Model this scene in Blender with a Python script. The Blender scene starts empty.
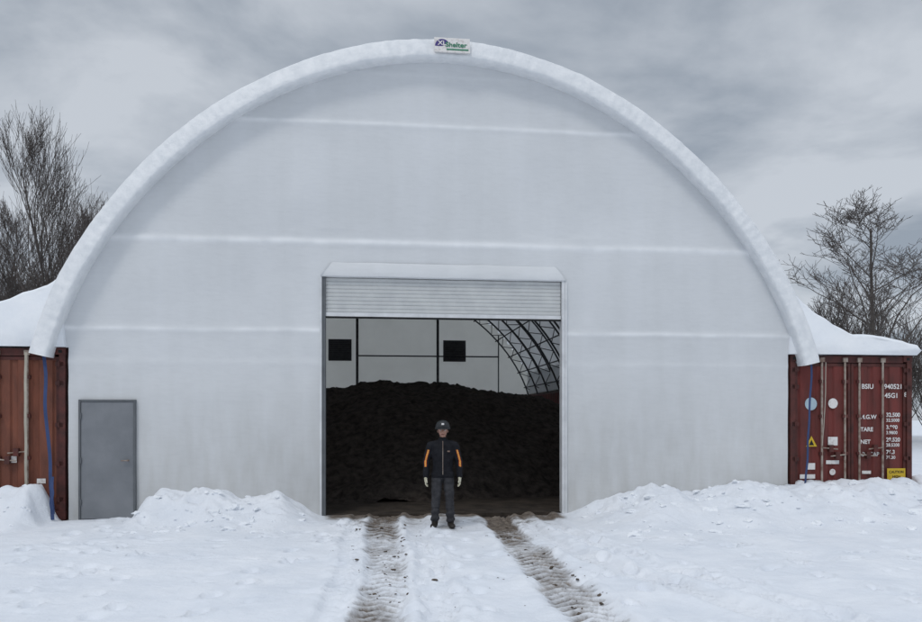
import bpy, bmesh, math, random, time
from mathutils import Vector, Matrix, noise
import numpy as np
random.seed(7)
SC=bpy.context.scene
TH=math.radians(6.5); CT=math.cos(TH); ST=math.sin(TH); X0=-0.318
def L2W(u,v,z=0): return Vector((X0+u*CT-v*ST, u*ST+v*CT, z))
_n=noise.noise
def N(x,y,z=0.0): return _n((x,y,z))
def sst(a,b,x):
    t=(x-a)/(b-a)
    if t<=0: return 0.0
    if t>=1: return 1.0
    return t*t*(3-2*t)

# ---------------- materials ----------------
def mat(name, c1, c2=None, rough=0.7, scale=4.0, bump=0.0, bscale=30.0, metal=0.0, transl=0.0, stretch=(1,1,1), detail=6, spec=0.4, lo=0.35, hi=0.65):
    m=bpy.data.materials.new(name); m.use_nodes=True
    nt=m.node_tree; b=nt.nodes['Principled BSDF']; out=nt.nodes['Material Output']
    b.inputs['Roughness'].default_value=rough; b.inputs['Metallic'].default_value=metal
    b.inputs['Specular IOR Level'].default_value=spec
    if c2 is None: c2=tuple(min(1,c*0.8) for c in c1)
    tc=nt.nodes.new('ShaderNodeTexCoord'); mp=nt.nodes.new('ShaderNodeMapping')
    mp.inputs['Scale'].default_value=stretch
    nt.links.new(tc.outputs['Object'],mp.inputs['Vector'])
    n=nt.nodes.new('ShaderNodeTexNoise'); n.inputs['Scale'].default_value=scale; n.inputs['Detail'].default_value=detail
    n.inputs['Roughness'].default_value=0.6
    nt.links.new(mp.outputs[0],n.inputs['Vector'])
    r=nt.nodes.new('ShaderNodeValToRGB'); r.color_ramp.elements[0].position=lo; r.color_ramp.elements[1].position=hi
    r.color_ramp.elements[0].color=(*c2,1); r.color_ramp.elements[1].color=(*c1,1)
    nt.links.new(n.outputs['Fac'],r.inputs['Fac']); nt.links.new(r.outputs['Color'],b.inputs['Base Color'])
    if bump>0:
        n2=nt.nodes.new('ShaderNodeTexNoise'); n2.inputs['Scale'].default_value=bscale; n2.inputs['Detail'].default_value=5
        nt.links.new(mp.outputs[0],n2.inputs['Vector'])
        bp=nt.nodes.new('ShaderNodeBump'); bp.inputs['Strength'].default_value=bump; bp.inputs['Distance'].default_value=0.02
        nt.links.new(n2.outputs['Fac'],bp.inputs['Height']); nt.links.new(bp.outputs[0],b.inputs['Normal'])
    if transl>0:
        t=nt.nodes.new('ShaderNodeBsdfTranslucent'); nt.links.new(r.outputs['Color'],t.inputs['Color'])
        mx=nt.nodes.new('ShaderNodeMixShader'); mx.inputs[0].default_value=transl
        nt.links.new(b.outputs[0],mx.inputs[1]); nt.links.new(t.outputs[0],mx.inputs[2]); nt.links.new(mx.outputs[0],out.inputs['Surface'])
    return m
M={}
M['fabric_roof']=mat('white_pvc_roof',(0.80,0.81,0.82),(0.72,0.74,0.75),0.5,1.2,transl=0.28)
M['fabric_back']=mat('white_pvc_back',(0.82,0.81,0.75),(0.76,0.75,0.69),0.6,0.8,transl=0.42)
M['band']=mat('band_fabric',(0.84,0.85,0.86),(0.73,0.75,0.77),0.5,5.0,bump=0.55,bscale=15)
M['snow']=mat('snow',(0.88,0.90,0.925),(0.81,0.84,0.88),0.65,2.0,bump=0.5,bscale=12,spec=0.25)
M['steel_dark']=mat('galvanised_truss',(0.09,0.09,0.095),(0.05,0.05,0.055),0.5,8,metal=0.3)
M['slat']=mat('shutter_slat',(0.62,0.63,0.62),(0.54,0.55,0.55),0.45,3)
M['white_trim']=mat('white_trim',(0.72,0.73,0.74),(0.60,0.61,0.62),0.5,5)
M['mandoor']=mat('grey_door_paint',(0.225,0.235,0.25),(0.175,0.185,0.20),0.5,1.8,bump=0.08,detail=9)
M['doorframe']=mat('door_frame_paint',(0.13,0.14,0.15),None,0.5,5)
M['red']=mat('red_container_paint',(0.165,0.034,0.028),(0.080,0.024,0.020),0.65,2.6,bump=0.15,bscale=25,stretch=(1.5,1.5,0.4),detail=9,lo=0.3,hi=0.6)
M['rust']=mat('rust_container_paint',(0.215,0.072,0.042),(0.115,0.042,0.028),0.7,2.4,bump=0.15,bscale=25,stretch=(1.5,1.5,0.5),detail=9,lo=0.3,hi=0.6)
M['redframe']=mat('red_frame_paint',(0.11,0.030,0.024),(0.055,0.020,0.017),0.65,5,bump=0.1,detail=8)
M['zinc']=mat('zinc_rod',(0.40,0.35,0.30),(0.20,0.13,0.10),0.6,9,metal=0.2)
M['black']=mat('black_rubber',(0.02,0.02,0.02),None,0.8)
M['dark_red']=mat('dark_red',(0.06,0.015,0.012),None,0.8)
M['white_paint']=mat('white_marking',(0.74,0.72,0.70),(0.50,0.45,0.43),0.6,14,detail=9,lo=.3,hi=.5)
M['lightblue']=mat('blue_sticker',(0.45,0.58,0.66),None,0.5)
M['yellow']=mat('yellow_sticker',(0.70,0.48,0.03),None,0.5)
M['blue']=mat('blue_strap',(0.04,0.07,0.18),None,0.7)
M['beige']=mat('beige_strap',(0.50,0.46,0.38),None,0.8)
M['green']=mat('green_print',(0.03,0.22,0.12),None,0.5)
M['purple']=mat('purple_print',(0.06,0.04,0.22),None,0.5)
M['soil']=mat('dark_soil',(0.085,0.070,0.060),(0.028,0.023,0.020),0.95,6,bump=1.0,bscale=9,spec=0.1,detail=12,lo=.35,hi=.65)
M['floor']=mat('dirt_floor',(0.07,0.056,0.045),(0.03,0.025,0.021),0.95,3,bump=0.6,bscale=12,spec=0.15)
M['mud']=mat('mud_clod',(0.14,0.11,0.085),(0.06,0.048,0.038),0.95,9)
M['bark']=mat('bark',(0.11,0.095,0.085),(0.055,0.048,0.043),0.9,6,bump=0.4)
M['twig']=mat('twig',(0.095,0.080,0.073),(0.065,0.055,0.05),0.9,6)
M['jacket']=mat('black_jacket',(0.014,0.015,0.019),(0.008,0.008,0.011),0.8,9,bump=0.3,bscale=30,spec=0.2)
M['pants']=mat('charcoal_pants',(0.055,0.055,0.060),(0.030,0.030,0.034),0.85,9,bump=0.3,bscale=30,spec=0.2)
M['orange']=mat('hi_vis_orange',(0.75,0.15,0.03),None,0.6)
M['hvyellow']=mat('hi_vis_yellow',(0.65,0.45,0.08),None,0.5)
M['skin']=mat('skin',(0.48,0.27,0.20),(0.42,0.22,0.165),0.5,12)
M['lip']=mat('lip',(0.30,0.12,0.10),None,0.5)
M['hair']=mat('dark_hair',(0.03,0.02,0.015),None,0.8)
M['helmet']=mat('helmet_shell',(0.02,0.022,0.024),None,0.35)
M['glove']=mat('work_glove',(0.62,0.60,0.48),(0.45,0.42,0.30),0.8,30)
M['boot']=mat('boot_leather',(0.022,0.018,0.015),None,0.6)
M['louvre']=mat('louvre_grey',(0.10,0.10,0.10),None,0.6)

def fabric_wall_mat():
    m=bpy.data.materials.new('white_pvc_end_wall'); m.use_nodes=True
    nt=m.node_tree; b=nt.nodes['Principled BSDF']; b.inputs['Roughness'].default_value=0.5
    b.inputs['Specular IOR Level'].default_value=0.35
    tc=nt.nodes.new('ShaderNodeTexCoord')
    def ns(scale,st,det=6):
        mp=nt.nodes.new('ShaderNodeMapping'); mp.inputs['Scale'].default_value=st
        nt.links.new(tc.outputs['Object'],mp.inputs['Vector'])
        n=nt.nodes.new('ShaderNodeTexNoise'); n.inputs['Scale'].default_value=scale; n.inputs['Detail'].default_value=det
        nt.links.new(mp.outputs[0],n.inputs['Vector']); return n.outputs['Fac']
    def ramp(s,p0,p1,a,c):
        r=nt.nodes.new('ShaderNodeValToRGB'); r.color_ramp.elements[0].position=p0; r.color_ramp.elements[1].position=p1
        r.color_ramp.elements[0].color=(*a,1); r.color_ramp.elements[1].color=(*c,1); nt.links.new(s,r.inputs['Fac']); return r.outputs['Color']
    def mul(a,b2,f=1.0):
        x=nt.nodes.new('ShaderNodeMix'); x.data_type='RGBA'; x.blend_type='MULTIPLY'; x.inputs[0].default_value=f
        nt.links.new(a,x.inputs[6]); nt.links.new(b2,x.inputs[7]); return x.outputs[2]
    def mt(op,a,b_=None):
        x=nt.nodes.new('ShaderNodeMath'); x.operation=op
        for k,q in enumerate((a,b_)):
            if q is None: continue
            if isinstance(q,(int,float)): x.inputs[k].default_value=q
            else: nt.links.new(q,x.inputs[k])
        return x.outputs[0]
    base=ramp(ns(0.35,(1,1,1.5)),0.3,0.7,(0.645,0.66,0.675),(0.72,0.735,0.75))
    streak=ramp(ns(1.5,(1.6,1,0.18),6),0.30,0.62,(0.955,0.955,0.95),(1,1,1))
    c=mul(base,streak)
    c=mul(c,ramp(ns(9,(.5,1,2.2),8),0.30,0.55,(0.97,0.97,0.97),(1,1,1)))
    sep=nt.nodes.new('ShaderNodeSeparateXYZ'); nt.links.new(tc.outputs['Object'],sep.inputs[0])
    # lighter double layer of fabric at the horizontal welds
    zw=mt('ADD',sep.outputs[2],mt('MULTIPLY',mt('SUBTRACT',ns(0.6,(1,1,0.1),2),.5),.09))
    tot=None
    for s,wd,a in ((6.87,.04,.8),(4.78,.06,1.0),(3.24,.04,.85),(2.68,.05,.22),(7.75,.04,.25)):
        q=mt('DIVIDE',mt('SUBTRACT',zw,s),wd); g=mt('MULTIPLY',mt('EXPONENT',mt('MULTIPLY',mt('MULTIPLY',q,q),-1.0)),a)
        tot=g if tot is None else mt('ADD',tot,g)
    tot=mt('MULTIPLY',tot,mt('ADD',mt('MULTIPLY',ns(2.5,(1,1,.2),4),1.4),-.10))
    x=nt.nodes.new('ShaderNodeMix'); x.data_type='RGBA'; nt.links.new(tot,x.inputs[0]); nt.links.new(c,x.inputs[6]); x.inputs[7].default_value=(.89,.90,.91,1); x.clamp_factor=True
    c=x.outputs[2]
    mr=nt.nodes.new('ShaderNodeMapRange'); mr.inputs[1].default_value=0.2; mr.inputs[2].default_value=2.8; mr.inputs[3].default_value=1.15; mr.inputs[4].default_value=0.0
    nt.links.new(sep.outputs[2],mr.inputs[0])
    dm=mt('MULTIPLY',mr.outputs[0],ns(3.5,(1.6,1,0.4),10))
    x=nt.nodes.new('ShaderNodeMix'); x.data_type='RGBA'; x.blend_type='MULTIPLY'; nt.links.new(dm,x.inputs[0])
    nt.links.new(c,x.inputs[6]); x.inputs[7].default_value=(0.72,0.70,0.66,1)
    nt.links.new(x.outputs[2],b.inputs['Base Color'])
    bp=nt.nodes.new('ShaderNodeBump'); bp.inputs['Strength'].default_value=0.35; bp.inputs['Distance'].default_value=0.03
    nt.links.new(ns(2.2,(1,1,1.6),5),bp.inputs['Height']); nt.links.new(bp.outputs[0],b.inputs['Normal'])
    return m
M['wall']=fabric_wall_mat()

def ground_mat():
    m=bpy.data.materials.new('snow_and_mud'); m.use_nodes=True
    nt=m.node_tree; b=nt.nodes['Principled BSDF']; b.inputs['Roughness'].default_value=0.65; b.inputs['Specular IOR Level'].default_value=0.25
    tc=nt.nodes.new('ShaderNodeTexCoord')
    at=nt.nodes.new('ShaderNodeAttribute'); at.attribute_name='mud'
    def ns(scale,det=6,r=0.6):
        n=nt.nodes.new('ShaderNodeTexNoise'); n.inputs['Scale'].default_value=scale; n.inputs['Detail'].default_value=det; n.inputs['Roughness'].default_value=r
        nt.links.new(tc.outputs['Object'],n.inputs['Vector']); return n.outputs['Fac']
    def ramp(s,p0,p1,a,c):
        r=nt.nodes.new('ShaderNodeValToRGB'); r.color_ramp.elements[0].position=p0; r.color_ramp.elements[1].position=p1
        r.color_ramp.elements[0].color=(*a,1); r.color_ramp.elements[1].color=(*c,1); nt.links.new(s,r.inputs['Fac']); return r.outputs['Color']
    snow=ramp(ns(1.3,9),0.3,0.7,(0.73,0.765,0.82),(0.85,0.87,0.905))
    mud=ramp(ns(9,8),0.3,0.7,(0.07,0.056,0.045),(0.24,0.20,0.165))
    a=nt.nodes.new('ShaderNodeMath'); a.operation='ADD'; nt.links.new(at.outputs['Fac'],a.inputs[0]); nt.links.new(ns(6,12,0.8),a.inputs[1])
    mr=nt.nodes.new('ShaderNodeMapRange'); mr.inputs[1].default_value=0.80; mr.inputs[2].default_value=1.20; nt.links.new(a.outputs[0],mr.inputs[0])
    g=nt.nodes.new('ShaderNodeMapRange'); g.inputs[1].default_value=0.0; g.inputs[2].default_value=0.15; nt.links.new(at.outputs['Fac'],g.inputs[0])
    f=nt.nodes.new('ShaderNodeMath'); f.operation='MULTIPLY'; nt.links.new(mr.outputs[0],f.inputs[0]); nt.links.new(g.outputs[0],f.inputs[1])
    # light grime halo around the tracks
    hz=nt.nodes.new('ShaderNodeMath'); hz.operation='MULTIPLY'; hz.inputs[1].default_value=.28; nt.links.new(at.outputs['Fac'],hz.inputs[0])
    xh=nt.nodes.new('ShaderNodeMix'); xh.data_type='RGBA'; nt.links.new(hz.outputs[0],xh.inputs[0]); nt.links.new(snow,xh.inputs[6]); xh.inputs[7].default_value=(.42,.38,.34,1)
    x=nt.nodes.new('ShaderNodeMix'); x.data_type='RGBA'; nt.links.new(f.outputs[0],x.inputs[0]); nt.links.new(xh.outputs[2],x.inputs[6]); nt.links.new(mud,x.inputs[7])
    nt.links.new(x.outputs[2],b.inputs['Base Color'])
    bp=nt.nodes.new('ShaderNodeBump'); bp.inputs['Strength'].default_value=0.6; bp.inputs['Distance'].default_value=0.035
    nt.links.new(ns(9,9,.6),bp.inputs['Height']); nt.links.new(bp.outputs[0],b.inputs['Normal'])
    return m
M['ground']=ground_mat()

# ---------------- mesh helpers ----------------
def mesh_obj(name, verts, faces, mats, parent=None, smooth=False, midx=None):
    me=bpy.data.meshes.new(name); me.from_pydata([tuple(v) for v in verts],[],faces)
    if not isinstance(mats,(list,tuple)): mats=[mats]
    for mm in mats: me.materials.append(mm)
    if smooth: me.polygons.foreach_set('use_smooth',[True]*len(me.polygons))
    if midx: me.polygons.foreach_set('material_index',midx)
    me.update(); o=bpy.data.objects.new(name,me); SC.collection.objects.link(o)
    if parent: o.parent=parent
    return o
def empty(name,loc=(0,0,0),rz=0):
    e=bpy.data.objects.new(name,None); SC.collection.objects.link(e); e.location=loc; e.rotation_euler=(0,0,rz); e.empty_display_size=0.3; return e
RING={s:[(math.cos(2*math.pi*i/s),math.sin(2*math.pi*i/s)) for i in range(s)] for s in (3,4,5,6,8,10,12,16)}
class B:
    def __init__(s): s.v=[];s.f=[];s.m=[];s.mats=[];s.names={}
    def mi(s,m):
        k=id(m)
        if k not in s.names: s.names[k]=len(s.mats); s.mats.append(m)
        return s.names[k]
    def box(s,x0,x1,y0,y1,z0,z1,m,bev=0.0):
        n=len(s.v); s.v+=[(x0,y0,z0),(x1,y0,z0),(x1,y1,z0),(x0,y1,z0),(x0,y0,z1),(x1,y0,z1),(x1,y1,z1),(x0,y1,z1)]
        for q in ((0,3,2,1),(4,5,6,7),(0,1,5,4),(1,2,6,5),(2,3,7,6),(3,0,4,7)): s.f.append(tuple(n+i for i in q)); s.m.append(s.mi(m))
    def cyl(s,a,b,r,m,seg=8,r2=None,cap=True):
        ax,ay,az=a; bx,by,bz=b
        dx,dy,dz=bx-ax,by-ay,bz-az; L=math.sqrt(dx*dx+dy*dy+dz*dz)
        if L<1e-6: return
        dx/=L;dy/=L;dz/=L
        if abs(dz)<.9: h=math.hypot(dx,dy); xx,xy,xz=dy/h,-dx/h,0.0
        else: h=math.hypot(dy,dz); xx,xy,xz=0.0,dz/h,-dy/h
        yx,yy,yz=dy*xz-dz*xy,dz*xx-dx*xz,dx*xy-dy*xx
        r2=r if r2 is None else r2; n=len(s.v); k=s.mi(m)
        for c,t in RING[seg]:
            wx,wy,wz=xx*c+yx*t,xy*c+yy*t,xz*c+yz*t
            s.v.append((ax+wx*r,ay+wy*r,az+wz*r)); s.v.append((bx+wx*r2,by+wy*r2,bz+wz*r2))
        for i in range(seg):
            j=(i+1)%seg; s.f.append((n+2*i,n+2*j,n+2*j+1,n+2*i+1)); s.m.append(k)
        if cap:
            s.f.append(tuple(n+2*i for i in range(seg))); s.m.append(k); s.f.append(tuple(n+2*i+1 for i in reversed(range(seg)))); s.m.append(k)
    def poly(s,pts,m):
        n=len(s.v); s.v+=[tuple(p) for p in pts]; s.f.append(tuple(range(n,n+len(pts)))); s.m.append(s.mi(m))
    def obj(s,name,parent=None,smooth=False,bevel=0):
        o=mesh_obj(name,s.v,s.f,s.mats,parent,smooth,s.m)
        if bevel:
            b=o.modifiers.new('bevel','BEVEL'); b.width=bevel; b.segments=2; b.limit_method='ANGLE'
        return o
def grid_faces(nx,ny,skip=None):
    f=[]
    for j in range(ny-1):
        for i in range(nx-1):
            if skip and skip(i,j): continue
            a=j*nx+i; f.append((a,a+1,a+nx+1,a+nx))
    return f

# ---------------- ground height field ----------------
def spread(a,b,step,far,g=1.2):
    c=list(np.arange(a,b+1e-6,step)); s=step; x=c[-1]; hi=[]
    while x<far: s*=g; x+=s; hi.append(x)
    s=step; x=c[0]; lo=[]
    while x>-far: s*=g; x-=s; lo.append(x)
    return lo[::-1]+c+hi
gx=spread(-8.8,-2.4,.045,420)
gx=[x for x in gx if x<-2.39]+list(np.arange(-2.37,3.4,.028))+[x for x in spread(3.42,9.6,.045,420) if x>=3.42]
gy=spread(-7.6,.4,.035,420)
GX,GY=np.meshgrid(np.array(gx),np.array(gy)); Hh=np.zeros_like(GX); Md=np.zeros_like(GX)
def t1(y): return -1.26+(-.7-y)*.086+.05*math.sin(y*.9)
def t2(y): return .66+(-.7-y)*.045+.006*max(0,-.7-y)**2
def t3(y): return .95+(-.7-y)*.06+.033*max(0,-.7-y)**2
for j,y in enumerate(gy):
    a1_,a2_,a3_=t1(y) if abs(y)<60 else 900,t2(y) if abs(y)<60 else 900,t3(y) if abs(y)<15 else 900
    TR=((a1_,.25,1.0,.06,1),(a2_,.26,1.0,.06,1),(a1_+.52,.17,.25,.04,0),(a3_,.19,.42,.045,0),(a3_+.55,.15,.10,.035,0),(a1_-.44,.13,.12,.03,0))
    for i,x in enumerate(gx):
        dx=x-X0; u=dx*CT+y*ST; v=-dx*ST+y*CT
        if v>0.05 and -9<u<9.1 and v<24.6:
            Hh[j,i]=-.06; continue
        far=max(abs(x),abs(y+4))
        h=0.06*N(x*.22,y*.22,1)
        if far<30: h+=0.045*N(x*.9,y*.9,2)
        if far<12: h+=0.018*N(x*2.4,y*2.4,3)+0.008*N(x*7,y*7,5)
        if far>20: h+=0.6*N(x*.03,y*.03,8)*min(1,(far-20)/40)
        if -4.2<v<0.6:
            wob=N(u*.8,3.3)+.5*N(u*2.2,7.7); bk=0
            a=sst(-5.2,-4.80,u)*(1-sst(-2.9,-2.05,u+.25*N(v*2,1)))
            if a>0: bk=max(bk,a*.41*sst(-1.5+.6*wob,-.25,v))
            a=sst(2.15,3.4,u+.3*N(v*1.7,4))
            if a>0: bk=max(bk,a*(.38+.12*sst(3.5,6,u))*sst(-2.7+.9*wob,-.4,v))
            a=1-sst(-6.75,-6.4,u+.15*N(v*2,9))
            if a>0: bk=max(bk,a*.52*sst(-1.6+.5*wob,-.35,v))
            if bk>0:
                f=min(1,bk/.35)
                bk+=f*(.16*N(x*1.3,y*1.3,4)+.09*N(x*3.1,y*3.1,6)+.07*abs(N(x*4.5,y*4.5,8))+.035*N(x*9,y*9,3)+.07*max(0,N(x*2.2,y*2.2,12)-.12))
            h+=max(0,bk)
        md=0
        if far<60 and v<0.3:
            for (tt,hw,mud,dep,main) in TR:
                d=x-tt+.05*N(y*1.1,hw*20)
                if abs(d)>hw*2.2: continue
                hw2=hw*(1+.25*N(y*2.3,hw*40))
                e=1-sst(hw2*.75,hw2*1.15,abs(d))
                sq=math.sin(2*math.pi*(y+abs(d)*.9)/.185+.7*N(x*2,y*2,5)); rib=max(-1,min(1,sq*1.8))
                am=max(.1,min(1,.6+1.1*N(x*1.1,y*.9,hw*9)))   # treads wiped out in places
                if e>0: h-=e*(dep*.9-.028*rib*am)
                h+=.035*math.exp(-((abs(d)-hw*1.4)/.09)**2)*(.6+N(x*4,y*4))
                if mud>0:
                    g=math.exp(-(d/(hw2*1.1))**6)
                    if main==1 and tt==a1_: fade=.47+.45*sst(-3.4,-.9,y)
                    else: fade=.58+.34*sst(-3.6,-.9,y)
                    md=max(md,g*mud*(fade-.17*rib*am+.34*N(x*1.3,y*.8,6)))
            thr=sst(-1.0,-.10,v)*(1-sst(1.9,2.3,abs(u-.04)))
            md=max(md,thr*(.75+.35*N(x*2,y*3)))
            thr2=sst(-3.2,-.8,v)*(1-sst(1.3,2.2,abs(x+.15)))
            md=max(md,thr2*(.36+.42*N(x*2.3,y*2.3,8)))
        Hh[j,i]=h; Md[j,i]=max(0,md)
gxa=np.array(gx); gya=np.array(gy)
def dent(x,y,r,d,ang=0,el=1.8):
    i0,i1=np.searchsorted(gxa,[x-.4,x+.4]); j0,j1=np.searchsorted(gya,[y-.4,y+.4])
    X=GX[j0:j1,i0:i1]-x; Y=GY[j0:j1,i0:i1]-y; c,s=math.cos(ang),math.sin(ang)
    a=(X*c+Y*s)/(r*el); b_=(-X*s+Y*c)/r; q=a*a+b_*b_
    Hh[j0:j1,i0:i1]-=d*np.exp(-q**2)-d*.35*np.exp(-((np.sqrt(q)-1.35)/.3)**2)
def path(x0,y0,x1,y1,st=.62):
    n=int(math.hypot(x1-x0,y1-y0)/st); a=math.atan2(y1-y0,x1-x0)
    for k in range(n+1):
        t=k/max(1,n); s=.10 if k%2 else -.10
        dent(x0+(x1-x0)*t-math.sin(a)*s+random.uniform(-.06,.06),y0+(y1-y0)*t+math.cos(a)*s+random.uniform(-.06,.06),.075,random.uniform(.06,.10),a+random.uniform(-.2,.2))
path(-5.3,-1.0,-3.0,-7.4); path(-4.6,-.9,-2.9,-2.4); path(-1.8,-1.2,-2.4,-7.0); path(-5.6,-.7,-1.7,-1.6); path(-7.5,-3.2,-2.0,-4.4); path(1.7,-1.5,3.2,-7); path(2.0,-2.6,5.5,-4.3)
path(-5.5,-.8,-3.9,-7.3); path(-5.7,-1.2,-5.0,-7.3); path(-4.9,-3.2,-1.9,-2.7); path(-.4,-1.9,-.3,-7.5); path(-.1,-2.2,.2,-7.5); path(-1.9,-1.6,-3.3,-3.4); path(1.9,-3.0,1.6,-7.4)
path(3.4,-2.8,4.4,-7.3); path(6.5,-3.2,2.2,-5.6)
for k in range(120): dent(random.uniform(-8.5,9.2),random.uniform(-7.3,-2.0),random.uniform(.04,.10),random.uniform(.015,.05),random.uniform(0,3),1.5)
verts=np.stack([GX.ravel(),GY.ravel(),Hh.ravel()],1)
me=bpy.data.meshes.new('snow_ground'); me.from_pydata(verts.tolist(),[],grid_faces(len(gx),len(gy)))
me.polygons.foreach_set('use_smooth',[True]*len(me.polygons)); me.materials.append(M['ground'])
at=me.attributes.new('mud','FLOAT','POINT'); at.data.foreach_set('value',Md.ravel().astype(np.float32))

# ---------------- person ----------------
bmi=bmesh.new(); bmesh.ops.create_icosphere(bmi,subdivisions=2,radius=1); IV=[tuple(v.co) for v in bmi.verts]; IF=[[v.index for v in f.verts] for f in bmi.faces]; bmi.free()
def remesh(spheres,vox,name,smooth_it=4):
    vs=[];fs=[]
    for (x,y,z,rx,ry,rz) in spheres:
        n=len(vs); vs+=[(x+a*rx,y+b*ry,z+c*rz) for a,b,c in IV]; fs+=[tuple(n+q for q in f) for f in IF]
    me=bpy.data.meshes.new(name); me.from_pydata(vs,[],fs)
    o=bpy.data.objects.new(name,me); SC.collection.objects.link(o)
    r=o.modifiers.new('r','REMESH'); r.mode='VOXEL'; r.voxel_size=vox
    s=o.modifiers.new('s','SMOOTH'); s.iterations=smooth_it; s.factor=.5
    dg=bpy.context.evaluated_depsgraph_get(); dg.update(); nm=bpy.data.meshes.new_from_object(o.evaluated_get(dg))
    bpy.data.objects.remove(o); nm.name=name; return nm
def stack(pts,n=9):
    out=[]
    for a,c in zip(pts[:-1],pts[1:]):
        a=list(a);c=list(c)
        if len(a)==4: a+= [a[3],a[3]]
        if len(c)==4: c+= [c[3],c[3]]
        for i in range(n+1):
            t=i/n; out.append(tuple(a[k]*(1-t)+c[k]*t for k in range(6)))
    return out
def finish(me,name,mats,fn,parent,disp=None):
    for m in mats: me.materials.append(m)
    if disp:
        nn=[v.normal.copy() for v in me.vertices]
        for v,q in zip(me.vertices,nn): v.co+=q*disp(v.co)
    for p in me.polygons: p.use_smooth=True; p.material_index=fn(p.center,p.normal)
    o=bpy.data.objects.new(name,me); SC.collection.objects.link(o); o.parent=parent; return o
PX,PY=-.285,-1.63
ip=int(np.searchsorted(gxa,PX)); jp=int(np.searchsorted(gya,PY)); PZ=float(Hh[jp-3:jp+3,ip-6:ip+6].mean())-.005
PE=empty('person_standing',(PX,PY,PZ),math.radians(2))
S=[]
for s in (-1,1):
    S+=stack([(s*.085,0,.83,.098,.105,.10),(s*.105,-.01,.47,.074,.080,.07),(s*.122,.015,.13,.066,.072,.05)],14)
    S+=stack([(s*.185,.01,1.285,.070,.073,.066),(s*.250,.025,1.04,.060,.064,.06),(s*.262,-.03,.815,.048,.052,.045)],14)
S+=stack([(0,0,.82,.168,.125,.045),(0,0,1.0,.162,.118,.06),(0,-.005,1.16,.180,.125,.07),(0,.005,1.27,.175,.108,.06),(0,.01,1.34,.095,.08,.04)],10)
S+=stack([(-.155,.01,1.31,.052,.058,.045),(-.06,.01,1.345,.05,.055,.04),(.06,.01,1.345,.05,.055,.04),(.155,.01,1.31,.052,.058,.045)],6)
S+=stack([(0,.012,1.34,.075,.072,.04),(0,.008,1.40,.064,.064,.03)],5)
me_c=remesh(S,.0085,'clothes',3)
def cf(c,n):
    ax=abs(c.x); leg = c.z<.785 and not (ax>.205 and c.z>.74)
    if leg: return 1
    if ax>.19 and .96<c.z<1.22 and n.y<.45:
        cx=.185+(1.29-c.z)/.25*.067 if c.z>1.04 else .252
        d=ax-cx
        if abs(d-.018)<.006: return 3
        if abs(d-.018)<.016: return 2
    return 0
finish(me_c,'jacket_and_trousers',[M['jacket'],M['pants'],M['orange'],M['hvyellow']],cf,PE,
   lambda c:.009*N(c.x*9,c.y*9,c.z*(16 if c.z<.8 else 11))+.006*N(c.x*22,c.y*22,c.z*22)+(.007*math.sin(c.z*60+3*N(c.x*5,c.y*5)) if c.z<.32 else 0))
b=B(); b.box(-.004,.004,-.138,-.131,.84,1.36,M['zinc']); b.obj('zipper',PE)
S=[]
for s in (-1,1):
    S+=stack([(s*.122,.02,.16,.062,.066,.04),(s*.124,.035,.06,.052,.062,.05)],5)
    S+=stack([(s*.124,.04,.045,.048,.058,.045),(s*.145,-.10,.045,.052,.06,.040),(s*.150,-.145,.040,.046,.045,.034)],8)
finish(remesh(S,.008,'boots',3),'boots',[M['boot'],M['black']],lambda c,n:1 if c.z<.025 else 0,PE)
for s,nm in ((-1,'glove_right'),(1,'glove_left')):
    wx,wy,wz=s*.262,-.032,.80; S=stack([(wx,wy,wz+.02,.036,.040,.03),(wx+s*.002,wy-.006,wz-.03,.026,.040,.03),(wx+s*.004,wy-.010,wz-.065,.020,.042,.024)],6)
    for k,(dy,L_) in enumerate(((-.034,.062),(-.012,.070),(.011,.066),(.032,.050))):
        a=(wx+s*.004,wy-.010+dy,wz-.078,.0115); c=(wx+s*.004,wy-.014+dy*1.1,wz-.078-L_*.5,.011); e=(wx-s*.012,wy-.018+dy*1.1,wz-.078-L_*.88,.010); g=(wx-s*.026,wy-.018+dy*1.1,wz-.078-L_*.98,.009)
        S+=stack([a,c,e,g],5)
    S+=stack([(wx,wy-.034,wz-.025,.014),(wx-s*.012,wy-.062,wz-.055,.012),(wx-s*.018,wy-.066,wz-.085,.0105)],6)
    finish(remesh(S,.0045,nm,2),nm,[M['glove'],M['jacket']],lambda c,n:0,PE)
S=[(0,.012,1.535,.078,.096,.098),(0,-.008,1.495,.066,.080,.085)]
S+=stack([(0,-.03,1.455,.045,.050,.036),(0,-.050,1.432,.026,.026,.020)],4)
S+=stack([(-.030,-.055,1.475,.024,.024,.024),(.030,-.055,1.475,.024,.024,.024)],4)
S+=stack([(0,-.082,1.530,.010,.012,.012),(0,-.103,1.492,.015,.014,.011)],5)
S+=stack([(-.045,-.070,1.548,.014,.012,.010),(.045,-.070,1.548,.014,.012,.010)],7)
S+=[(.078,.015,1.515,.010,.020,.032),(-.078,.015,1.515,.010,.020,.032)]
S+=stack([(-.020,-.085,1.456,.009,.008,.006),(.020,-.085,1.456,.009,.008,.006)],5)
S+=stack([(0,.015,1.36,.052,.052,.03),(0,.008,1.44,.050,.052,.03)],4)
def hf(c,n):
    if c.z>1.52 and c.y>-.005 or (c.z>1.47 and c.y>.045): return 1
    if abs(c.x)<.024 and abs(c.z-1.456)<.007 and c.y<-.07: return 2
    return 0
finish(remesh(S,.0045,'head',3),'head',[M['skin'],M['hair'],M['lip']],hf,PE)
def ball(nm,loc,r,mt,sc=(1,1,1)):
    o=mesh_obj(nm,[(loc[0]+a*r*sc[0],loc[1]+b_*r*sc[1],loc[2]+c*r*sc[2]) for a,b_,c in IV],[tuple(f) for f in IF],mt,PE,True); return o
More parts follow.
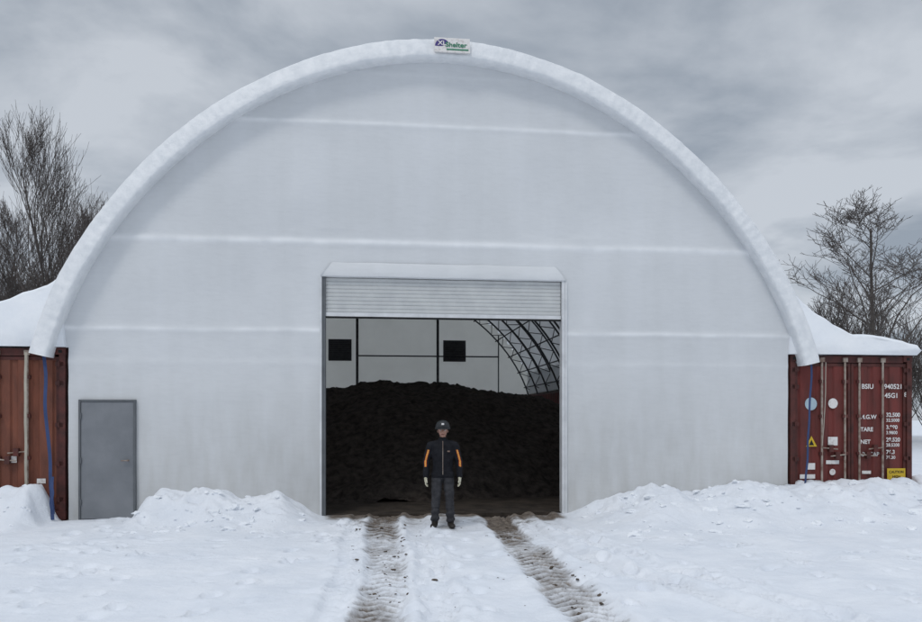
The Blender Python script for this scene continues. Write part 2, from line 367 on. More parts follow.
for s in (-1,1):
    ball('eye',(s*.031,-.079,1.522),.011,M['white_paint']); ball('iris',(s*.031,-.0865,1.522),.006,M['black'])
    bb=B(); bb.box(s*.031-.018,s*.031+.018,-.092,-.084,1.540,1.545,M['hair']); bb.obj('eyebrow',PE)
vs=[];n=40;m_=12
for j in range(m_+1):
    t=j/m_*math.pi/2
    for i in range(n):
        a=2*math.pi*i/n; vs.append((.116*math.cos(a)*math.cos(t)**.9,.010+.140*math.sin(a)*math.cos(t)**.9,1.557+.126*math.sin(t)+.006*(abs(math.cos(a))<.15)*math.cos(t)))
fs=[(j*n+i,j*n+(i+1)%n,(j+1)*n+(i+1)%n,(j+1)*n+i) for j in range(m_) for i in range(n)]
mesh_obj('hard_hat_shell',vs,fs,M['helmet'],PE,True)
vs=[]
for i in range(n):
    a=2*math.pi*i/n; fr=max(0,-math.sin(a)); 
    for (k,dz) in ((0.0,.004),(.006+.045*fr**2,-.004-.012*fr),(.006+.045*fr**2,-.010-.012*fr),(0,-.006)):
        vs.append(((.115+k)*math.cos(a),.010+(.139+k)*math.sin(a),1.560+dz))
fs=[(i*4+k,i*4+(k+1)%4,((i+1)%n)*4+(k+1)%4,((i+1)%n)*4+k) for i in range(n) for k in range(4)]
mesh_obj('hard_hat_brim',vs,fs,M['helmet'],PE,True)
b=B(); b.box(-.02,.02,-.140,-.120,1.605,1.635,M['white_paint']); b.obj('helmet_badge',PE,bevel=.004)
b=B(); b.cyl((-.082,.0,1.56),(-.055,-.045,1.43),.004,M['black'],6); b.cyl((.082,.0,1.56),(.055,-.045,1.43),.004,M['black'],6); b.obj('chin_strap',PE)
b=B(); b.box(.07,.11,-.140,-.126,1.19,1.21,M['zinc']); b.obj('chest_badge',PE,bevel=.003)
go=bpy.data.objects.new('snow_ground',me); SC.collection.objects.link(go)

# ---------------- building ----------------
BL=empty('fabric_storage_shelter',(X0,0,0),TH)
CU=0.05; CZ=1.2; R=7.14; DEPTH=24.7
def RA(a): return R-(0.17 if a<math.pi/2 else .11)*math.sin(2*a)**2
def inR(u,z,off):
    du,dz=u-CU,z-CZ; return math.hypot(du,dz)-(RA(math.atan2(dz,du))+off)
DL,DR,DT=-2.11,2.19,4.19
ML,MR,MT=-6.12,-5.22,2.0
WL,WR=-6.31,6.45
def axis(a,b,step,extra):
    n=int(round((b-a)/step)); xs=[a+(b-a)*i/n for i in range(n+1)]
    for e in extra:
        k=min(range(len(xs)),key=lambda i:abs(xs[i]-e)); xs[k]=e
    return xs
us=axis(-7.0,7.1,0.05,[DL,DR,ML,MR,WL,WR]); zs=axis(0,8.3,0.035,[DT,MT,2.9])
def wall_dy(u,z):
    d=0
    for s,a in ((6.87,.014),(4.78,.018),(3.24,.014),(2.68,.006),(7.75,.005)):
        zz=s+.02*N(u*.3,s*3)
        if abs(z-zz)<.6:
            d-=a*math.exp(-((z-zz)/.05)**2)
            d+=.013*math.sin(u*7+5*N(u*.7,s)+z*2)*math.exp(-((z-zz+.14)/.16)**2)*max(0,N(u*.5,s*2)+.25)
    d+=0.035*N(u*0.4,z*0.5,4.0)+0.012*N(u*1.1,z*1.4,9.0)+.004*N(u*4,z*1.2,2)
    lo=max(0,1-abs(z-1.3)/1.6); d+=lo*.009*math.sin(u*3.1+z*1.6+2.5*N(u*.5,z*.5))
    e=min(abs(u-DL),abs(u-DR))
    if z<DT+0.8: d+=0.012*math.exp(-(e/0.6)**2)*math.sin(z*4-e*3+N(u,z)*3)
    # radial tension puckers where the sheet meets the arch
    q=inR(u,z,-.36)
    if -1.0<q<.1: d+=.010*math.exp(-(q/.45)**2)*math.sin(math.atan2(z-CZ,u-CU)*75+3*N(u,z))*max(0,N(u*.6,z*.6,3)+.3)
    return d
verts=[(u,wall_dy(u,z),z) for z in zs for u in us]
def skip(i,j):
    u=(us[i]+us[i+1])/2; z=(zs[j]+zs[j+1])/2
    if inR(u,z,-.14)>0: return True
    if DL<u<DR and z<DT: return True
    if ML<u<MR and z<MT: return True
    if (u<WL or u>WR) and z<2.9: return True
    return False
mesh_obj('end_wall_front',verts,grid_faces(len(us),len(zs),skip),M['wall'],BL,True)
# arch band
A0=math.asin((2.76-CZ)/R); A1=math.pi-math.asin((2.80-CZ)/R); NA=760
prof=[(0.10,0.0),(-0.10,0.0),(-0.17,-0.010),(-0.21,-0.035),(-0.23,-0.09),(-0.255,-0.17),(-0.28,-0.25),(-0.292,-0.31),(-0.285,-0.345),(-0.24,-0.362),(-0.10,-0.36),(0.06,-0.34)]
vs=[]
for i in range(NA+1):
    a=A0+(A1-A0)*i/NA; s=a*R; RR_=RA(a)
    for k,(v,dr) in enumerate(prof):
        w=1.0 if 1<k<10 else 0.3
        p=0.012*N(s*0.9,k*0.15,3)+0.006*math.sin(s*2*math.pi/0.17+3.5*N(s*0.9,0,8))*(0.5+N(s*0.6,5,5))*(1 if 3<k<9 else 0.4)+0.010*N(s*8,k*0.6,1)
        vv=v-w*p*0.9; rr=RR_+dr+w*(0.016*N(s*1.1,k*.2,7)+0.008*N(s*5,k*.3,2)+(0.012*N(s*9,1,2) if 6<k<11 else 0))
        vs.append((CU+rr*math.cos(a),vv,CZ+rr*math.sin(a)))
P=len(prof); fs=[(i*P+k,i*P+k+1,(i+1)*P+k+1,(i+1)*P+k) for i in range(NA) for k in range(P-1)]
fs.append(tuple(range(P))); fs.append(tuple(NA*P+k for k in reversed(range(P))))
mesh_obj('arch_front_band',vs,fs,M['band'],BL,True)
NR=90; NV=44; vs=[]
A0r=math.asin((2.9-CZ)/R); A1r=math.pi-A0r
for j in range(NV+1):
    v=0.08+(DEPTH+0.2-0.08)*j/NV
    sag=0.03*abs(math.sin(math.pi*v/2.2))
    for i in range(NR+1):
        a=A0r+(A1r-A0r)*i/NR; rr=RA(a)-0.02-sag
        vs.append((CU+rr*math.cos(a),v,CZ+rr*math.sin(a)))
mesh_obj('roof_cover',vs,grid_faces(NR+1,NV+1),M['fabric_roof'],BL,True)
bu=[-7+14.1*i/60 for i in range(61)]; bz=[0+8.3*i/60 for i in range(61)]
vs=[(u,DEPTH+0.02*N(u*.6,z)-0.03*math.exp(-((z-4.1)/.06)**2)-0.03*math.exp(-((z-5.6)/.06)**2),z) for z in bz for u in bu]
def skb(i,j): return inR((bu[i]+bu[i+1])/2,(bz[j]+bz[j+1])/2,-.02)>0
mesh_obj('end_wall_back',vs,grid_faces(61,61,skb),M['fabric_back'],BL,True)
b=B()
for t in range(12):
    v=0.35+t*2.15; n=44; aa=math.asin((2.95-CZ)/(R-.12))
    def pt(i,off):
        a=aa+(math.pi-2*aa)*i/n; r=RA(a)-off; return (CU+r*math.cos(a),v,CZ+r*math.sin(a))
    for i in range(n):
        po,po2,pi,pi2=pt(i,.12),pt(i+1,.12),pt(i,.55),pt(i+1,.55)
        b.cyl(po,po2,0.036,M['steel_dark'],6,cap=False); b.cyl(pi,pi2,0.038,M['steel_dark'],6,cap=False)
        if i%2==0: b.cyl(po,pi2,0.018,M['steel_dark'],5,cap=False)
        else: b.cyl(pi,po2,0.018,M['steel_dark'],5,cap=False)
b.obj('roof_trusses',BL,True)
b=B()
for d in (18,25,33,42,55,72,90,108,125,138,147,155):
    a=math.radians(d); Rp=RA(a)-0.55
    b.cyl((CU+Rp*math.cos(a),0.35,CZ+Rp*math.sin(a)),(CU+Rp*math.cos(a),DEPTH-.25,CZ+Rp*math.sin(a)),0.026,M['steel_dark'],6)
for u in (-5,-1.97,1.97,5):
    zt=CZ+math.sqrt((R-.35)**2-(u-CU)**2); b.cyl((u,DEPTH-.1,0),(u,DEPTH-.1,zt),0.065 if abs(u)<4 else .03,M['steel_dark'],8)
b.cyl((-1.97,DEPTH-.16,4.75),(5,DEPTH-.16,4.75),0.035,M['steel_dark'],8)
for u in (-3.0,3.0): b.cyl((u,0.16,0),(u,0.16,6.3),0.05,M['steel_dark'],8)
b.obj('purlins_and_posts',BL,True)
b=B()
for u in (-2.8,2.8):
    b.box(u-.56,u+.56,DEPTH-.12,DEPTH-.05,4.50,5.55,M['louvre'])
    for k in range(10): b.box(u-.50,u+.50,DEPTH-.17,DEPTH-.125,4.55+k*.1,4.60+k*.1,M['steel_dark'])
b.obj('vent_louvres',BL)
b=B(); b.box(-6.3,6.4,0.03,DEPTH,-0.05,0.02,M['floor']); b.obj('dirt_floor',BL)
b=B()
b.box(DL-.0,DL+.06,-0.03,0.14,0,DT,M['doorframe'])
b.box(DR-.05,DR,-0.045,0.14,0,DT,M['white_trim'])
b.box(DR+.003,DR+.04,-0.05,0.03,0,DT,M['white_trim'])
b.box(DL-.04,DL-.003,-0.05,0.03,0,DT,M['white_trim'])
b.obj('door_frame',BL)
SB=3.56; pts=[]; z=SB
while z<DT+0.10:
    for dz,dy in ((0,0.0),(0.012,-0.014),(0.05,-0.018),(0.062,-0.004)): pts.append((dy+0.035,z+dz))
    z+=0.068
vs=[];
for (y,zz) in pts: vs+= [(DL+.062,y,zz),(DR-.062,y,zz)]
fs=[(2*i,2*i+1,2*i+3,2*i+2) for i in range(len(pts)-1)]
mesh_obj('roll_up_shutter',vs,fs,M['slat'],BL)
b=B(); b.box(DL+.062,DR-.062,0.0,0.07,SB-.07,SB-.002,M['white_trim']); b.box(DL+.062,DR-.062,0.01,0.06,SB-.10,SB-.072,M['black'])
b.cyl((DL,0.40,DT+.25),(DR,0.40,DT+.25),0.2,M['slat'],16)
b.obj('shutter_bottom_bar',BL)
vs=[]; nH=80; hp=[(-0.015,DT+.25),(-0.035,DT+.22),(-0.060,DT+.08),(-0.070,DT+.01),(-0.065,DT-.012),(0.0,DT-.012)]
for i in range(nH+1):
    t=i/nH; u=DL-.02+(DR-DL+.04)*t; e=min(1,min(t,1-t)/0.05)
    for k,(y,z) in enumerate(hp):
        uu=u+( (0.20 if t<.5 else -0.20)*(1-e)*(1 if k==0 else .8 if k==1 else .25 if k==2 else 0))
        vs.append((uu,y+0.006*N(u*3,k*.5),z-0.01+0.012*N(u*2,k*.4,4)))
q=len(hp); fs=[(i*q+k,i*q+k+1,(i+1)*q+k+1,(i+1)*q+k) for i in range(nH) for k in range(q-1)]
fs.append(tuple(range(q))); fs.append(tuple(nH*q+k for k in reversed(range(q))))
mesh_obj('door_head_flap',vs,fs,M['wall'],BL,True)
b=B()
b.box(ML-.01,ML+.025,-.06,.06,0,MT+.025,M['doorframe']); b.box(MR-.025,MR+.01,-.06,.06,0,MT+.025,M['doorframe']); b.box(ML+.025,MR-.025,-.06,.06,MT-.01,MT+.025,M['doorframe'])
b.box(ML+.028,MR-.028,-.045,.0,0.02,MT-.012,M['mandoor'])
b.cyl((MR-.11,-.045,1.0),(MR-.11,-.10,1.0),.012,M['zinc']); b.cyl((MR-.11,-.10,1.0),(MR-.21,-.10,1.0),.010,M['zinc'])
for z in (.3,1.0,1.75): b.box(ML+.02,ML+.04,-.068,-.046,z-.05,z+.05,M['doorframe'])
b.obj('personnel_door',BL,bevel=0.004)
sg=empty('sign_plate'); sg.parent=BL; sg.location=(0.13,-0.325,8.15); sg.rotation_euler=(math.radians(-12),0,0)
b=B(); b.box(-.31,.31,-.012,.012,-.13,.15,M['white_paint']); b.obj('sign_board',sg)
b=B(); pts=[]
for i in range(13):
    a=math.pi-math.pi*0.78*i/12; pts.append((-.17+.13*math.cos(a),-.016,-.02+.14*math.sin(a)))
b.poly(pts+[(-.17,-.016,-.02)],M['purple']); b.box(-.10,.28,-.018,-.0125,-.09,-.065,M['green']); b.obj('sign_emblem',sg)
def text(body,size,mt,parent,loc,rot=(math.pi/2,0,0),align='LEFT',off=0.0):
    c=bpy.data.curves.new('txt_'+body[:6],'FONT'); c.body=body; c.size=size; c.align_x=align; c.offset=off; c.materials.append(mt)
    o=bpy.data.objects.new('lettering',c); SC.collection.objects.link(o); o.parent=parent; o.location=loc; o.rotation_euler=rot; return o
text('XL',.12,M['white_paint'],sg,(-.25,-.02,0.0),off=.003); text('Shelter',.13,M['green'],sg,(-.12,-.02,-.03),off=.003)
vs=[];NS=120; V=30
a0=math.radians(66); a1=math.radians(116.5)
for j in range(V+1):
    v=-0.12+(DEPTH+.1)*j/V
    for i in range(NS+1):
        t=i/NS; a=a0+(a1-a0)*t
        th=0.09*min(1,(t/.25))*min(1,(1-t)/.03)**.6+0.03*N(a*14,v*.8)*min(1,t/.1)*min(1,(1-t)/.05)+.015*N(a*50,v)*min(1,t/.1)*min(1,(1-t)/.05)
        if j==0: th=-0.02
        rr=RA(a)+0.004+max(-.02,th); vs.append((CU+rr*math.cos(a),v,CZ+rr*math.sin(a)))
mesh_obj('roof_snow',vs,grid_faces(NS+1,V+1),M['snow'],BL,True)
def side_snow(name,prof):
    vs=[];nv=90
    for j in range(nv+1):
        v=-0.08+(DEPTH+.1)*(j/nv)**1.6
        for k,(u,z,fx) in enumerate(prof):
            n_=0.05*N(u*1.5,v*1.2,3)+0.035*N(u*4,v*4,5); vv=v
            if j==0: vv=v-0.05*math.sin(math.pi*k/(len(prof)-1))+.03*N(u*3,1); z2=z-.06 if fx else z
            else: z2=z
            vs.append((u+ (0.02*N(v*2,k)),vv,z2+(n_ if fx else 0.012*N(u*6,v*4,2))))
    n=len(prof); f=grid_faces(n,nv+1); f.append(tuple(reversed(range(n)))); f.append(tuple(nv*n+k for k in range(n)))
    mesh_obj(name,vs,f,M['snow'],BL,True)
def dens(p):
    out=[]
    for (a,b_) in zip(p[:-1],p[1:]):
        for i in range(5): t=i/5; out.append((a[0]+(b_[0]-a[0])*t,a[1]+(b_[1]-a[1])*t,True))
    out.append((*p[-1],True)); return out
side_snow('container_snow_right',[(6.45,2.905,False)]+dens([(6.50,4.05),(6.72,3.86),(7.0,3.66),(7.3,3.47),(7.7,3.32),(8.2,3.23),(8.7,3.18),(9.0,3.10)])+[(9.08,3.0,False),(8.98,2.90,False)])
side_snow('container_snow_left',[(-6.35,2.905,False)]+dens([(-6.42,4.05),(-6.62,3.93),(-6.9,3.82),(-7.4,3.62),(-7.9,3.40),(-8.4,3.24),(-8.75,3.08)])+[(-8.86,2.97,False),(-8.8,2.905,False)])
nu,nv=190,170; vs=[]
for j in range(nv):
    v=2.0+19*j/(nv-1)
    for i in range(nu):
        u=-6.25+12.55*i/(nu-1)
        r=math.sqrt(((u+.2)/(8.6 if u>-.2 else 6.8))**2+((v-11)/8.6)**2)
        h=2.72*(1-r**2.2) if r<1 else -0.1
        h+=0.24*N(u*.6,v*.6,2)+0.12*N(u*1.7,v*1.7)+0.10*abs(N(u*3.4,v*3.4))+.06*N(u*8,v*8)
        vs.append((u,v,max(h,-0.1)))
SP=empty('soil_stockpile',(X0,0,0),TH)
mesh_obj('soil_heap',vs,grid_faces(nu,nv),M['soil'],SP,True)

# ---------------- containers ----------------
def container(u,v,marks=True,paint='red'):
    E=empty('shipping_container',L2W(u,v),TH); W,L,H=2.44,12.19,2.896; RD=M[paint]
    f=B(); p=.10
    for x0 in (0,W-p):
        f.box(x0,x0+p,0,.12,.162,H-.12,M['redframe']); f.box(x0,x0+p,L-.12,L,.162,H-.12,M['redframe'])
        f.box(x0+.02,x0+p-.02,.18,L-.18,.02,.16,M['redframe']); f.box(x0+.02,x0+p-.02,.18,L-.18,H-.10,H-.012,M['redframe'])
        for y0 in (0,L-.18):
            f.box(x0-.004 if x0==0 else W-.174,x0+.17 if x0==0 else W+.004,y0-.004 if y0==0 else y0,y0+.18,.0,.16,M['redframe'])
            f.box(x0-.004 if x0==0 else W-.174,x0+.17 if x0==0 else W+.004,y0-.004 if y0==0 else y0,y0+.18,H-.118,H,M['redframe'])
    for y0 in (0.01,L-.12):
        f.box(.172,W-.176,y0,y0+.11,H-.14,H-.014,M['redframe']); f.box(.172,W-.176,y0,y0+.11,.01,.15,M['redframe'])
    f.box(.1,W-.1,.13,L-.13,H-.06,H-.02,RD); f.box(.1,W-.1,.13,L-.13,.12,.155,M['dark_red'])
    f.box(.05,.11,-.008,-.0045,H-.09,H-.04,M['black']); f.box(W-.11,W-.05,-.008,-.0045,H-.09,H-.04,M['black'])
    f.obj('frame',E,bevel=0.006)
    for sx,nm in ((0.02,'side_panel_1'),(W-.056,'side_panel_2')):
        vs=[];y=.12
        while y<L-.13:
            for dy,dx in ((0,0),(.07,0),(.14,.036),(.21,.036)):
                if y+dy<L-.12: vs+=[(sx+dx,y+dy,.155),(sx+dx,y+dy,H-.10)]
            y+=.278
        fs=[(2*i,2*i+2,2*i+3,2*i+1) for i in range(len(vs)//2-1)]; mesh_obj(nm,vs,fs,RD,E)
    bb=B(); bb.box(.1,W-.1,L-.09,L-.05,.15,H-.14,RD); bb.obj('front_end_panel',E)
    for (xa,xb,nm) in ((.105,1.212,'door_leaf_1'),(1.228,2.335,'door_leaf_2')):
        z0,z1=.165,H-.15; d=B()
        d.box(xa,xa+.05,.03,.07,z0,z1,M['redframe']); d.box(xb-.05,xb,.03,.07,z0,z1,M['redframe']); d.box(xa+.05,xb-.05,.03,.07,z0,z0+.06,M['redframe']); d.box(xa+.05,xb-.05,.03,.07,z1-.06,z1,M['redframe'])
        d.obj(nm+'_frame',E,bevel=.003)
        xs=[];x=xa+.05; n=3; wd=(xb-xa-.10)/n
        for k in range(n):
            xs+= [(x,.064),(x+wd*.12,.064),(x+wd*.20,.036),(x+wd*.80,.036),(x+wd*.88,.064)]; x+=wd
        xs.append((x,.064)); vs=[]
        for (xx,yy) in xs: vs+=[(xx,yy,z0+.06),(xx,yy,z1-.06)]
        fs=[(2*i,2*i+2,2*i+3,2*i+1) for i in range(len(xs)-1)]; mesh_obj(nm,vs,fs,RD,E)
        g=B(); g.box(xa-.006,xa-.001,.05,.075,z0,z1,M['black']); g.box(xb+.001,xb+.006,.05,.075,z0,z1,M['black']); g.obj(nm+'_gasket',E)
    r=B()
    for x in (.62,1.08,1.37,1.84):
        r.cyl((x,-.005,.10),(x,-.005,H-.08),.020,M['zinc'],10)
        for z in (.10,H-.09): r.box(x-.045,x+.045,-.03,.005,z-.04,z+.04,M['zinc'])
        for z in (.45,1.05,1.75,2.4): r.box(x-.05,x+.05,-.022,.03,z-.03,z+.03,M['redframe'])
        hx=.30 if x in (.62,1.37) else -.30
        zz=1.18 if x in (.62,1.84) else 1.05
        r.cyl((x,-.03,zz-.02),(x+hx,-.03,zz-.05),.012,M['zinc'],8); r.box(x+hx*.55-.04,x+hx*.55+.04,-.05,.02,zz-.10,zz+.03,M['redframe'])
    for x in (.10,2.34):
        for z in (.35,.95,1.6,2.3,2.62): r.box(x-.06,x+.07,.0,.029,z-.035,z+.035,M['redframe']); r.cyl((x,-.003,z-.05),(x,-.003,z+.05),.014,M['redframe'])
    r.obj('lock_rods',E,bevel=0)
    yt=.026; t=M['white_paint']
    s=B()
    def disc(cx,cz,rad,m,y=yt): s.poly([(cx+rad*math.cos(-2*math.pi*i/24),y,cz+rad*math.sin(-2*math.pi*i/24)) for i in range(24)],m)
    if marks:
        text('BSIU',.125,t,E,(1.43,yt,2.27),off=.003); text('940521',.125,t,E,(1.89,yt,2.27),off=.003); text('8',.12,t,E,(2.30,yt,2.12),off=.003)
        text('45G1',.125,t,E,(1.90,yt,2.10),off=.003)
        for k,(a_,b_) in enumerate((('M.G.W','32.500'),('TARE','3.980'),('NET','28.520'),('CU.CAP','76.3'))):
            text(a_,.108,t,E,(1.41,yt,1.70-k*.235),off=.003); text(b_,.105,t,E,(1.93,yt,1.74-k*.235),off=.003); text(b_+'0',.085,t,E,(1.93,yt,1.645-k*.235),off=.002)
        disc(.42,1.98,.12,M['lightblue']); disc(.86,1.99,.095,M['white_paint'])
        s.poly([(.32,yt,1.18),(.54,yt,1.18),(.43,yt,1.38)],M['yellow']); s.poly([(.38,yt-.002,1.205),(.48,yt-.002,1.205),(.43,yt-.002,1.31)],M['black'])
        s.box(.76,.95,yt-.004,yt,1.20,1.36,M['white_paint']); s.box(.34,.50,yt-.004,yt,.75,.87,M['white_paint']); disc(.85,.70,.06,M['white_paint'])
        s.box(.72,.98,yt-.004,yt,.85,.92,M['white_paint']); s.box(1.44,1.62,yt-.004,yt,.66,.72,M['white_paint']); s.box(.20,.50,yt-.004,yt,.58,.66,M['white_paint'])
        s.box(1.95,2.32,yt-.004,yt,.42,.76,M['yellow'])
        for k,w in enumerate(('CAUTION','HIGH','TRAILER')): text(w,.066,M['black'],E,(2.135,yt-.006,.67-k*.09),align='CENTER',off=.002)
    else:
        s.box(1.50,1.66,yt-.004,yt,.97,1.08,M['white_paint']); s.box(1.98,2.12,yt-.004,yt,.62,.70,M['white_paint'])
    s.obj('stickers',E)
    return E
container(6.50,0.0); container(-8.80,0.0,marks=False,paint='rust'); container(6.50,12.3,marks=False); container(-8.80,12.3,marks=False,paint='rust')
def ribbon(name,pts,w,mt,parent):
    vs=[];
    for p in pts:
        p=Vector(p); vs+=[p+Vector((-w/2,0,0)),p+Vector((w/2,0.012,0)),p+Vector((w/2,0.016,0)),p+Vector((-w/2,0.004,0))]
    fs=[]
    for i in range(len(pts)-1):
        for k in range(4): fs.append((i*4+k,i*4+(k+1)%4,(i+1)*4+(k+1)%4,(i+1)*4+k))
    return mesh_obj(name,vs,fs,mt,parent)
def sway(a,b,n,amp,seed):
    o=[]
    for i in range(n+1):
        t=i/n; o.append((a[0]+(b[0]-a[0])*t+amp*N(t*4,seed),a[1]+(b[1]-a[1])*t-.03*math.sin(math.pi*t)+amp*.5*N(t*5,seed+3),a[2]+(b[2]-a[2])*t))
    return o
ribbon('tie_strap_left',sway((-6.66,-.12,2.80),(-6.47,-.22,.10),16,.035,1),.05,M['blue'],BL)
ribbon('tie_strap_left_tail',sway((-6.47,-.26,.75),(-6.40,-.42,.06),8,.03,2),.05,M['blue'],BL)
ribbon('tie_strap_right',sway((6.84,-.12,2.78),(6.68,-.2,.35),16,.035,5),.045,M['blue'],BL)
ribbon('webbing_left',sway((-6.93,-.14,2.8),(-6.96,-.05,.5),14,.02,9),.035,M['beige'],BL)
ribbon('webbing_right',sway((7.12,-.14,2.75),(7.10,-.06,1.2),14,.02,19),.02,M['beige'],BL)

def clods(name,n,fn,mt,rmin,rmax):
    vs=[];fs=[]
    ico=bmesh.new(); bmesh.ops.create_icosphere(ico,subdivisions=2,radius=1); iv=[v.co.copy() for v in ico.verts]; iff=[[v.index for v in f.verts] for f in ico.faces]; ico.free()
    for k in range(n):
        x,y=fn(); i=min(len(gx)-1,np.searchsorted(gxa,x)); j=min(len(gy)-1,np.searchsorted(gya,y)); z=Hh[j,i]; r=rmin+(rmax-rmin)*random.random()**3
        b0=len(vs); sd=random.random()*50; sq=random.uniform(.4,.8); ex=random.uniform(.8,1.6)
        for c in iv:
            q=c*r*(1+.9*N(c.x*1.3+sd,c.y*1.3,c.z*1.3)); vs.append((x+q.x*ex,y+q.y,z+q.z*sq-r*.15))
        fs+=[tuple(b0+a for a in f) for f in iff]
    mesh_obj(name,vs,fs,mt,None,False)
def fb():
    if random.random()<.6: u,v=random.uniform(2.4,9.3),random.uniform(-2.8,-.2)
    elif random.random()<.6: u,v=random.uniform(-5,-2.2),random.uniform(-2,-.2)
    else: u,v=random.uniform(-8.5,-6.5),random.uniform(-1.8,-.2)
    w=L2W(u,v); return w.x,w.y
clods('snow_clods',330,fb,M['snow'],.012,.095)
def fd():
    y=random.uniform(-6.8,-.4); return random.choice((t1(y),t2(y)))+random.gauss(0,.28),y
clods('mud_clods',320,fd,M['mud'],.005,.022)

# ---------------- trees ----------------
def make_tree(b,base,height,seed,upright=.6,first=.3,spread_=.8,r0=.14,levels=4,dens_=1.0,tw=.011):
    rnd=random.Random(seed); n0=len(b.v)
    def limb(p,d,L,r,lv):
        n=6 if lv==0 else (4 if lv==1 else 3); q=p; dd=d.copy(); pts=[(p.copy(),r)]
        for i in range(n):
            wob=.10 if lv==0 else .22
            dd=(dd+Vector((rnd.gauss(0,wob),rnd.gauss(0,wob),rnd.gauss(0,wob*.5)+ (upright*.18 if lv>0 else .05)))).normalized()
            q2=q+dd*L/n; rr=max(tw,r*(1-(i+1)/n*.8)); r1=max(tw,r*(1-i/n*.8))
            b.cyl(q,q2,r1,M['bark'] if lv<2 else M['twig'],6 if lv<2 and r>.03 else 3,rr,cap=False); q=q2; pts.append((q.copy(),rr))
        if lv>=levels: return
        nb={0:int(15*dens_),1:int(8*dens_),2:int(5*dens_),3:3}[lv]
        for k in range(nb):
            t=(first+(1-first)*(k+rnd.random())/nb) if lv==0 else rnd.uniform(.2,1.0)
            f=t*n; i=min(n-1,int(f)); fr=f-i; pp=pts[i][0].lerp(pts[i+1][0],fr); rr=pts[i][1]*(1-fr)+pts[i+1][1]*fr
            az=rnd.uniform(0,2*math.pi); lean=spread_*(rnd.uniform(.6,1.1)); ax=(d if lv>0 else Vector((0,0,1)))
            side=Vector((math.cos(az),math.sin(az),rnd.uniform(-.1,.3))); nd=(ax*(1-lean*.55)+side*lean).normalized()
            Ln=L*( (.46*(1.15-t)+.10) if lv==0 else rnd.uniform(.35,.6)); limb(pp,nd,Ln,max(tw,rr*.55),lv+1)
    limb(Vector((0,0,0)),Vector((rnd.gauss(0,.03),rnd.gauss(0,.03),1)).normalized(),height,r0,0)
    zm=max(v[2] for v in b.v[n0:]); k=height/zm
    b.v[n0:]=[(base[0]+v[0]*k,base[1]+v[1]*k,base[2]+v[2]*k) for v in b.v[n0:]]
def tree(x,d,h,wide=1.0,**k):
    b=B(); make_tree(b,(0,0,0),h,**k); b.v=[(v[0]*wide,v[1]*wide,v[2]) for v in b.v]
    o=b.obj('bare_tree'); o.location=(x,-13.8+d,-.1); return o
tree(20.9,40,13.7,seed=11,upright=.45,first=.36,spread_=.85,r0=.22,levels=4,dens_=1.05,tw=.012)
tree(-22.9,45,19.4,wide=.72,seed=5,upright=1.1,first=.25,spread_=.5,r0=.22,levels=3,dens_=1.55,tw=.013)
tree(-24.5,47,16.2,wide=.65,seed=8,upright=1.1,first=.2,spread_=.5,r0=.15,levels=3,dens_=1.45,tw=.013)
tree(-26.3,45,14.8,wide=.75,seed=9,upright=.9,first=.2,spread_=.6,r0=.14,levels=3,dens_=1.4,tw=.013)
tree(-21.4,44,14.4,wide=.65,seed=15,upright=1.0,first=.2,spread_=.5,r0=.12,levels=3,dens_=1.4,tw=.013)
tree(24.2,48,10.8,seed=21,upright=.8,first=.2,spread_=.7,r0=.12,levels=3,dens_=1.2)
b=B(); rnd=random.Random(3)
for k in range(165):
    side=rnd.random()
    if side<.40: x=rnd.uniform(21,44); y=rnd.uniform(32,52); h=rnd.uniform(6.5,10.5)
    elif side<.84: x=rnd.uniform(-44,-24); y=rnd.uniform(32,52); h=rnd.uniform(9,14.5)
    else: x=rnd.uniform(-30,30); y=rnd.uniform(48,58); h=rnd.uniform(7,10)
    make_tree(b,(x,y,0),h,seed=100+k,upright=rnd.uniform(.7,1.2),first=.08,spread_=.5,r0=.08,levels=2,dens_=1.25,tw=.015)
b.obj('distant_trees')

# ---------------- world & light ----------------
w=bpy.data.worlds.new('World'); SC.world=w; w.use_nodes=True; nt=w.node_tree
for n_ in list(nt.nodes): nt.nodes.remove(n_)
out=nt.nodes.new('ShaderNodeOutputWorld'); sky=nt.nodes.new('ShaderNodeTexSky'); sky.sky_type='NISHITA'; sky.sun_disc=False
EL=math.radians(52); AZ=math.radians(205)
sky.sun_elevation=EL; sky.sun_rotation=AZ
bg1=nt.nodes.new('ShaderNodeBackground'); bg1.inputs[1].default_value=.10; nt.links.new(sky.outputs[0],bg1.inputs[0])
tc=nt.nodes.new('ShaderNodeTexCoord'); sp=nt.nodes.new('ShaderNodeSeparateXYZ'); nt.links.new(tc.outputs['Generated'],sp.inputs[0])
def mth(op,a,b_=None,clamp=False):
    x=nt.nodes.new('ShaderNodeMath'); x.operation=op; x.use_clamp=clamp
    for k,q in enumerate((a,b_)):
        if q is None: continue
        if isinstance(q,(int,float)): x.inputs[k].default_value=q
        else: nt.links.new(q,x.inputs[k])
    return x.outputs[0]
zc=mth('ADD',mth('MAXIMUM',sp.outputs[2],0.0),.16)
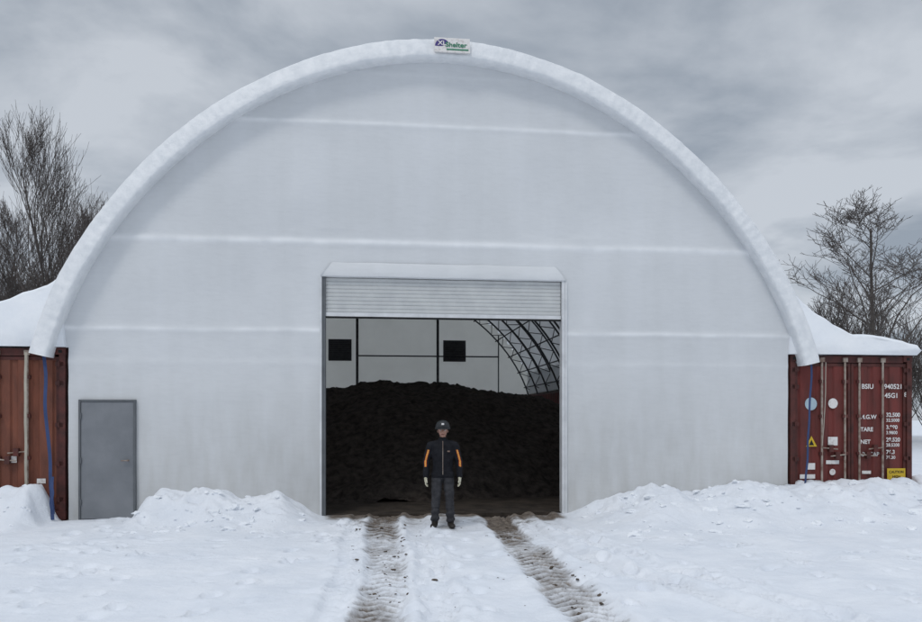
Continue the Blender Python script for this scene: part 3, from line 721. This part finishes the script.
cb=nt.nodes.new('ShaderNodeCombineXYZ'); nt.links.new(mth('DIVIDE',sp.outputs[0],zc),cb.inputs[0]); nt.links.new(mth('DIVIDE',sp.outputs[1],zc),cb.inputs[1])
n1=nt.nodes.new('ShaderNodeTexNoise'); n1.inputs['Scale'].default_value=1.5; n1.inputs['Detail'].default_value=8; n1.inputs['Roughness'].default_value=.54; n1.inputs['Distortion'].default_value=.3
nt.links.new(cb.outputs[0],n1.inputs['Vector'])
rp=nt.nodes.new('ShaderNodeValToRGB'); nt.links.new(n1.outputs['Fac'],rp.inputs['Fac'])
rp.color_ramp.elements[0].position=.38; rp.color_ramp.elements[0].color=(.31,.355,.415,1)
rp.color_ramp.elements[1].position=.60; rp.color_ramp.elements[1].color=(.58,.62,.675,1)
mr=nt.nodes.new('ShaderNodeMapRange'); mr.inputs[1].default_value=.5; mr.inputs[2].default_value=.95; mr.inputs[3].default_value=1.0; mr.inputs[4].default_value=2.0; nt.links.new(sp.outputs[2],mr.inputs[0])
bg2=nt.nodes.new('ShaderNodeBackground'); nt.links.new(rp.outputs[0],bg2.inputs[0]); nt.links.new(mr.outputs[0],bg2.inputs[1])
mx=nt.nodes.new('ShaderNodeMixShader'); mx.inputs[0].default_value=.93; nt.links.new(bg1.outputs[0],mx.inputs[1]); nt.links.new(bg2.outputs[0],mx.inputs[2]); nt.links.new(mx.outputs[0],out.inputs[0])
sl=bpy.data.lights.new('sun','SUN'); sl.energy=.75; sl.angle=math.radians(14); sl.color=(1,.97,.93); so=bpy.data.objects.new('sun',sl); SC.collection.objects.link(so)
sd=Vector((math.sin(AZ)*math.cos(EL),math.cos(AZ)*math.cos(EL),math.sin(EL)))
so.rotation_euler=sd.to_track_quat('Z','Y').to_euler()

# ---------------- camera ----------------
cd=bpy.data.cameras.new('camera'); co=bpy.data.objects.new('camera',cd); SC.collection.objects.link(co)
co.location=(0,-13.8,1.716); co.rotation_euler=(math.radians(90),0,0); cd.sensor_width=36; cd.lens=36*780/922; cd.shift_y=107/922; cd.clip_end=2000
SC.camera=co
SC.view_settings.view_transform='Standard'; SC.view_settings.look='None'; SC.view_settings.exposure=0
